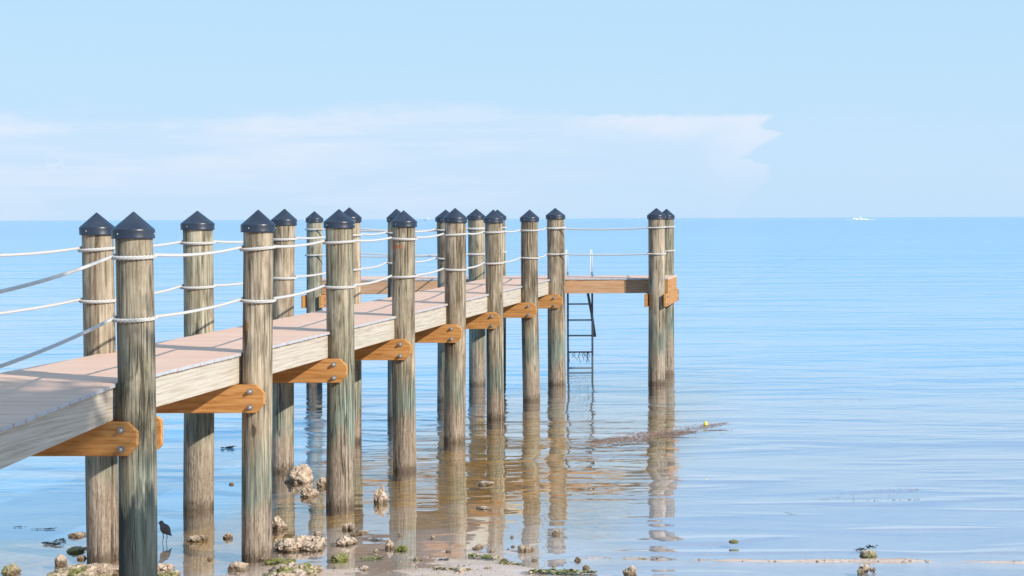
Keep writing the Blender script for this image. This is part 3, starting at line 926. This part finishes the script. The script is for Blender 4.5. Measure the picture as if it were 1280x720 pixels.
# ------------------------------------------------------------------ seaweed
def weed(name, a, b2, width_px, count, mat, label, size=(4, 9), height=2.0, group='seaweed clumps in the shallows', kind=None, cat='seaweed', mat2=None):
    """flakes scattered along a line between photo-surveyed points"""
    A, B = gnd(*a), gnd(*b2)
    rr = random.Random(int(a[0] * 3 + a[1]))
    s = (A.y + B.y) / 2 / F
    mb = MB()
    for q in range(count):
        f = rr.random()
        spread = (1 - abs(2 * f - 1) ** 2.2)
        c = A.lerp(B, f)
        c.y += rr.gauss(0, .42) * width_px * s * spread * (6.5 if 'mat' in name else 2.2)
        c.x += rr.gauss(0, 3) * s
        sz = rr.uniform(*size) * s * .5
        z = max(0, ground_z(c.x, c.y)) + abs(rr.gauss(0, .5)) * height * s + .004
        an = rr.uniform(0, 6.28)
        pts = []
        nk = 6
        up = rr.uniform(-.2, .7) * min(1, height / 2)
        for k in range(nk):
            aa = an + 2 * math.pi * k / nk
            r_ = sz * rr.uniform(.45, 1)
            pts.append((c.x + r_ * math.cos(aa), c.y + r_ * math.sin(aa) * .8, z + up * r_ * math.sin(aa - an) + .1 * r_))
        ctr = (c.x, c.y, z + sz * .25 * min(1, height))
        m_ = 1 if mat2 and rr.random() < .35 else 0
        mb.add([ctr] + pts, [(0, 1 + k, 1 + (k + 1) % nk) for k in range(nk)], m_, False)
    o = mb.build(name, [M[mat]] + ([M[mat2]] if mat2 else []), None, tuple(A))
    tag(o, label, cat, group, kind)
    return o

weed('seaweed_mat', (735, 553), (868, 540), 9, 1700, 'weed_purple', 'drifting mat of purple brown seaweed crossing the reflection of the rightmost piles', (2, 5.5), .6, 'floating seaweed rafts', 'stuff', mat2='weed_olive')
weed('seaweed_mat', (825, 544), (908, 529), 7, 800, 'weed_purple', 'olive tail of drifting seaweed around the small yellow float', (1.5, 4), .5, 'floating seaweed rafts', 'stuff', mat2='weed_olive')
weed('seaweed_mat', (1025, 625), (1150, 612), 8, 260, 'weed_purple', 'sparse scatter of dark weed specks floating in the open water on the right', (1, 3.2), .3, 'floating seaweed rafts', 'stuff', mat2='weed_dark')
weed('seaweed_mat', (1005, 502), (1085, 499), 4, 130, 'weed_purple', 'faint far patch of weed specks on the right', (1, 2.2), .3, 'floating seaweed rafts', 'stuff')
weed('seaweed_clump', (980, 641), (996, 644), 1.5, 26, 'weed_dark', 'tiny dark weed wisp below the scatter of specks on the right', (1, 3), .4)
weed('seaweed_clump', (40, 662), (70, 662), 2, 46, 'weed_dark', 'thin dark line of weed at far left', (2, 5), .9)
weed('seaweed_clump', (18, 659), (31, 659), 2, 16, 'weed_dark', 'small dark dot of weed at the left edge', (2, 6), 1)
weed('seaweed_clump', (54, 679), (74, 683), 3, 60, 'weed_dark', 'dark ragged weed clump at left, below the thin dark line', (3, 7), 1.5)
weed('seaweed_clump', (72, 676), (80, 677), 2, 26, 'weed_dark', 'compact dark weed knot beside the ragged weed clump', (3, 6), 2)
weed('seaweed_clump', (96, 686), (112, 687), 3, 50, 'weed_dark', 'dark weed against the left side of the nearest far pile', (3, 7), 1.6)
weed('seaweed_clump', (281, 561), (292, 560), 3, 40, 'weed_dark', 'black floating weed clump left of the brown pile', (3, 7), 2)
weed('seaweed_clump', (586, 696), (622, 699), 3, 90, 'weed_green', 'green and olive weed line in the middle foreground', (3, 8), 2.4, mat2='weed_shell')
weed('seaweed_clump', (622, 706), (656, 706), 2.2, 60, 'weed_green', 'short strip of green weed below the weedy brown rock', (3, 7), 2, mat2='weed_shell')
weed('seaweed_clump', (664, 716), (744, 717), 4, 190, 'weed_green', 'long bank of green weed and shell along the bottom edge at centre', (4, 10), 3.2, mat2='weed_shell')
weed('seaweed_clump', (540, 712), (585, 714), 3, 70, 'weed_olive', 'olive weed strip left of the long bank at the bottom edge', (3, 8), 2, mat2='weed_shell')
weed('seaweed_clump', (455, 700), (480, 698), 2.5, 40, 'weed_green', 'thin green weed right of the bright green mossy rock', (3, 7), 1.6)
weed('seaweed_clump', (545, 700), (560, 701), 2, 26, 'weed_dark', 'short dark weed streak in the middle of the sand', (2, 6), 1)
weed('seaweed_clump', (462, 674), (474, 676), 2, 26, 'weed_dark', 'dark weed bits at the end of the thin stone strip', (2, 6), 1)
weed('seaweed_clump', (1074, 688), (1092, 686), 2, 36, 'weed_dark', 'dark weed tuft on the upper of the two rocks on the right', (3, 7), 3.5)
# float
p_ = gnd(882, 531.5)
mb = MB()
mb.lathe([(.004, -.03), (.022, -.022), (.032, 0), (.033, .012), (.024, .035), (.012, .045), (.006, .05), (.006, .06)], (p_.x, p_.y, .005), 20)
o = mb.build('float', plain('yellow_float', (.75, .68, .12), .4), None, (p_.x, p_.y, 0))
tag(o, 'tiny yellow float drifting at the end of the seaweed mat', 'float')

# shell grit and weed crumbs littering the wet sand
rr = random.Random(99)
mb = MB()
cnt = 0
while cnt < 2600:
    y = 12.6 + 3.2 * rr.random() ** 1.3; x = rr.uniform(-.54, .12) * y
    g = ground_z(x, y)
    if g < -.012 or rr.random() > .35 + .65 * (noise.noise(Vector((x * 1.3, y * 2.5, 44))) > .02): continue
    cnt += 1
    r_ = rr.uniform(.003, .0085) * (2.2 if rr.random() < .08 else 1)
    a0 = rr.uniform(0, 6)
    pts = [(x + r_ * rr.uniform(.7, 1.3) * math.cos(a0 + q * 1.2566), y + r_ * rr.uniform(.7, 1.3) * math.sin(a0 + q * 1.2566), g - .001) for q in range(5)]
    mb.add(pts + [(x + r_ * .2, y, g + r_ * rr.uniform(.4, .9))], [(q, (q + 1) % 5, 5) for q in range(5)], rr.choice((0, 0, 1, 2, 2)))
o = mb.build('shell_grit', [M['weed_shell'], M['weed_dark'], plain('tan_grit', (.34, .25, .17), .8)])
tag(o, 'fine shell grit and weed crumbs littering the wet sand', 'grit', None, 'stuff')

# unseen leafy tree beside the camera, added to shade the ramp's shore end
def make_shade_tree():
    root = empty('tree', (3.4, 3.6, ground_z(3.4, 3.6)))
    tag(root, 'unseen leafy green tree added beside the camera to shade the near end of the ramp', 'tree')
    b0 = Vector((3.4, 3.6, .75)); rr = random.Random(5)
    top = Vector((3.0, 4.3, 7.0))
    mt = MB()
    tp = [b0 + Vector((0, 0, -.3)), b0.lerp(top, .3) + Vector((.2, -.1, 0)), b0.lerp(top, .6) + Vector((.1, .1, 0)), top]
    mt.tube(tp, [.24, .17, .13, .06], 14)
    mc = MB()
    tips = []
    for q in range(22):
        st = b0.lerp(top, rr.uniform(.55, 1))
        dv = Vector((rr.gauss(0, 1), rr.gauss(0, 1), rr.gauss(.25, .7))).normalized()
        en = Vector((3.05, 4.55, 7.1)) + Vector((dv.x * 1.75, dv.y * 1.75, dv.z * 1.35)) * rr.uniform(.6, 1)
        md = st.lerp(en, .5) + Vector((0, 0, .15))
        mt.tube([st, md, en], [.05, .03, .012], 7)
        tips += [en, md.lerp(en, .5), md]
    for tp_ in tips:
        for q in range(95):
            c = tp_ + Vector((rr.gauss(0, .3), rr.gauss(0, .3), rr.gauss(0, .22)))
            u = Vector((rr.gauss(0, 1), rr.gauss(0, 1), rr.gauss(0, .5))).normalized(); w_ = u.cross(Vector((rr.gauss(0, .4), rr.gauss(0, .4), 1))).normalized()
            l = rr.uniform(.06, .11); m_ = l * .42
            mc.add([c - u * l, c - u * l * .2 + w_ * m_, c + u * l * .6 + w_ * m_ * .7, c + u * l, c + u * l * .6 - w_ * m_ * .7, c - u * l * .2 - w_ * m_], [(0, 1, 2, 3, 4, 5)], rr.choice((0, 0, 1)))
    mt.build('trunk', plain('grey_bark', (.20, .165, .13), .85), root, tuple(b0))
    mc.build('crown', [plain('green_leaves', (.055, .11, .028), .5), plain('yellow_green_leaves', (.11, .15, .04), .5)], root, tuple(top))
make_shade_tree()

# ------------------------------------------------------------------ bird
def make_bird():
    P0 = gnd(204.5, 677.5)
    root = empty('bird', (P0.x, P0.y, 0))
    tag(root, 'small dark grey speckled shorebird standing on thin legs in the shallows', 'bird')
    k = P0.y / F            # metres per photo pixel
    # spine, tail to crown: (x, z, half width, half height)  x to the right of the body, bird faces left and away
    sp = [(9.4, 8.6, .5, .3), (8.2, 9.8, 1.6, .9), (6.4, 11.6, 3.4, 2.6), (4.2, 13.8, 4.8, 4.3), (2.0, 16.2, 5.2, 5.0), (.2, 18.6, 4.6, 4.4), (-1.2, 20.8, 3.3, 3.2),
          (-2.1, 22.3, 2.45, 2.4), (-2.7, 23.6, 2.35, 2.35), (-3.3, 24.8, 2.4, 2.35), (-3.9, 25.9, 1.7, 1.6), (-4.3, 26.5, .5, .4)]
    n = 20; vs, fs = [], []
    for i, (x, z, w, h) in enumerate(sp):
        a_ = sp[max(0, i - 1)]; b_ = sp[min(len(sp) - 1, i + 1)]
        tdir = Vector((b_[0] - a_[0], 0, b_[1] - a_[1])).normalized()
        nrm = Vector((-tdir.z, 0, tdir.x))
        for q in range(n):
            an = 2 * math.pi * q / n
            p_ = Vector((x, 0, z)) + nrm * (h * 1.22 * math.sin(an)) + Vector((0, 1, 0)) * (w * math.cos(an))
            vs.append((P0.x + p_.x * k, P0.y + p_.y * k, p_.z * k))
    for i in range(len(sp) - 1):
        for q in range(n): fs.append((i * n + q, i * n + (q + 1) % n, (i + 1) * n + (q + 1) % n, (i + 1) * n + q))
    fs += [tuple(reversed(range(n))), tuple(range((len(sp) - 1) * n, len(sp) * n))]
    t = NT('grey_speckled_feathers')
    v = t.objvec(False)
    vo = t.n('TexVoronoi', {'Vector': t.mapping(v, (90, 90, 60)), 'Scale': 1.0}).outputs[0]
    zz = t.n('SeparateXYZ', {0: v}).outputs[2]
    c = t.mix(t.mr(vo, .18, .06, 0, .55), (.17, .165, .165), (.6, .58, .55))
    c = t.mix(t.mr(zz, .155, .175, 0, .35), c, (.12, .11, .10))
    mb = MB(); mb.add(vs, fs, 0, True)
    body = mb.build('body', t.finish(c, .8, vo, .003, .6, .2), root, (P0.x, P0.y, 0))
    m = body.modifiers.new('sub', 'SUBSURF'); m.levels = 1; m.render_levels = 2
    dk = plain('dark_bill', (.03, .03, .03), .4)
    hx, hz = P0.x - 4.9 * k, 24.4 * k
    mb = MB(); mb.tube([(P0.x - 3.6 * k, P0.y, hz), (hx - 1.2 * k, P0.y, hz - .5 * k), (hx - 3.0 * k, P0.y, hz - 1.2 * k)], [.7 * k, .48 * k, .12 * k], 10)
    mb.build('bill', dk, root, (hx, P0.y, hz))
    for sgn in (-1, 1):
        mb = MB(); mb.lathe([(.02 * k, -.3 * k), (.28 * k, -.15 * k), (.32 * k, 0), (.28 * k, .15 * k), (.02 * k, .3 * k)], (P0.x - 4.3 * k, P0.y + sgn * 1.95 * k, 25.0 * k), 10)
        mb.build('eye', dk, root, (P0.x - 4.3 * k, P0.y + sgn * 1.95 * k, 25 * k))
    for sgn in (-1, 1):
        # folded wing lying over the back
        vs2, fs2 = [], []
        prof = [(-.6, 20.2, .6), (1.0, 18.4, 2.6), (3.0, 15.6, 3.4), (5.4, 12.6, 2.6), (7.6, 10.0, 1.3), (10.2, 7.6, .15)]
        wd = [3.6, 4.9, 5.3, 4.5, 2.6, .5]
        for (x, z, hh), wv in zip(prof, wd):
            for q in range(7):
                an = -1.15 + 2.3 * q / 6
                vs2.append((P0.x + (x + math.sin(an) * hh * .75) * k, P0.y + sgn * (wv * math.cos(an) + .12) * k, (z + math.sin(an) * hh) * k))
        for i in range(5):
            for q in range(6): fs2.append((i * 7 + q, i * 7 + q + 1, (i + 1) * 7 + q + 1, (i + 1) * 7 + q))
        mb = MB(); mb.add(vs2, fs2, 0, True)
        mb.build('wing', body.data.materials[0], root, (P0.x, P0.y, 0))
    leg = plain('grey_leg', (.10, .09, .08), .5)
    for sx0, yy in ((-.6, -1.2), (3.0, 1.2)):
        x = P0.x + sx0 * k; y = P0.y + yy * k
        zb = -.012
        mb = MB()
        mb.tube([(P0.x + (.4 + sx0 * .45) * k, P0.y + yy * .8 * k, 14.5 * k), (x + .5 * k, y, 9.5 * k), (x + .9 * k, y, 6.8 * k), (x + .2 * k, y, 2.0 * k), (x, y, zb)], [1.1 * k, .5 * k, .52 * k, .36 * k, .36 * k], 8)
        for da in (-.5, 0, .5):
            mb.tube([(x, y, zb + .002), (x - 2.4 * k * math.cos(da), y + 2.4 * k * math.sin(da), zb)], [.3 * k, .15 * k], 6)
        mb.build('leg', leg, root, (x, y, 0))
make_bird()

# ------------------------------------------------------------------ boats on the horizon
white = plain('white_gelcoat', (.82, .82, .82), .3, .5)
glass = plain('dark_boat_glass', (.05, .06, .08), .1, .5)
def foam_mat():
    t = NT('white_foam'); v = t.objvec(); n = t.noise(v, .8, 4)
    return t.finish(t.mix(n, (.75, .78, .8), (.9, .9, .9)), .9, n, .1, .5, .1)
foam = foam_mat()
def boat(px, d, L, Hc, label, wake=False, mast=False):
    x = (px - 1061) * d / F
    root = empty('motor_boat', (x, d, 0))
    tag(root, label, 'boat', 'boats on the horizon')
    # hull lofted bow (left) to stern
    sec = []
    n = 9
    for i in range(n):
        f = i / (n - 1)
        bx = x - L / 2 + L * f
        w = L * .15 * min(1, (f * 2.4 + .02)) ** .6
        sh = L * (.13 - .05 * f)
        sec.append([(bx, d - w, sh), (bx + L * .02 * (1 - f), d - w * .75, sh * .25), (bx + L * .05 * (1 - f), d, -.25), (bx + L * .02 * (1 - f), d + w * .75, sh * .25), (bx, d + w, sh)])
    vs = [p_ for s in sec for p_ in s]; fs = []
    for i in range(n - 1):
        for q in range(4): fs.append((i * 5 + q, i * 5 + q + 1, (i + 1) * 5 + q + 1, (i + 1) * 5 + q))
        fs.append((i * 5 + 4, i * 5, (i + 1) * 5, (i + 1) * 5 + 4))
    fs.append(tuple(range((n - 1) * 5, n * 5)))
    mb = MB(); mb.add(vs, fs); mb.build('hull', white, root, (x, d, 0))
    zc = L * .09
    mb = MB()
    mb.prism([(x - L * .2, zc), (x + L * .22, zc), (x + L * .2, zc + Hc * .5), (x - L * .1, zc + Hc * .5)], d - L * .1, d + L * .1)
    mb.prism([(x - L * .06, zc + Hc * .5), (x + L * .14, zc + Hc * .5), (x + L * .15, zc + Hc), (x, zc + Hc)], d - L * .08, d + L * .08)
    mb.build('cabin', white, root, (x, d, zc))
    mb = MB(); mb.prism([(x - L * .12, zc + Hc * .2), (x + L * .17, zc + Hc * .2), (x + L * .16, zc + Hc * .4), (x - L * .08, zc + Hc * .4)], d - L * .104, d + L * .104)
    mb.build('window', glass, root, (x, d, zc + Hc * .3))
    if mast:
        mb = MB(); mb.tube([(x, d, zc), (x, d, zc + Hc * 2.2)], L * .012, 6)
        mb.build('mast', white, root, (x, d, zc))
    if wake:
        mb = MB(); rr = random.Random(3)
        for q in range(90):
            f = rr.random() ** 1.5
            cx, cy = x + (rr.choice((-1, 1)) * .2 + f * 1.6) * L - L * .4, d + rr.uniform(-.5, .5) * (2 + f * 4)
            r_ = rr.uniform(.5, 1.5) * (1.25 - f)
            mb.lathe([(r_ * .5, 0), (r_ * 1.2, r_ * .25), (r_ * .8, r_ * .8), (r_ * .1, r_ * 1.1)], (cx, cy, 0), 8)
        for q in range(14):
            a_ = x - L * (1.2 - q * .06)
            mb.lathe([(.7, 0), (.8, .15), (.3, .3)], (a_ - rr.random() * 2, d + rr.uniform(-2, 2), 0), 8)
        o = mb.build('wake', foam, None, (x, d, 0))
        tag(o, 'white spray and wake around the fast boat on the right of the horizon', 'wake')
boat(1075, 1500, 10, 2.3, 'white motorboat speeding in spray on the right of the horizon', True)
boat(534, 2300, 10, 4.2, 'white cabin cruiser on the horizon between the middle piles', False)
boat(797.5, 2600, 6, 4.0, 'tiny white boat on the horizon left of the rightmost piles', False)
boat(380.5, 2600, 4.5, 3.6, 'tiny white boat on the horizon beside the slim pile at the platform left end', False)
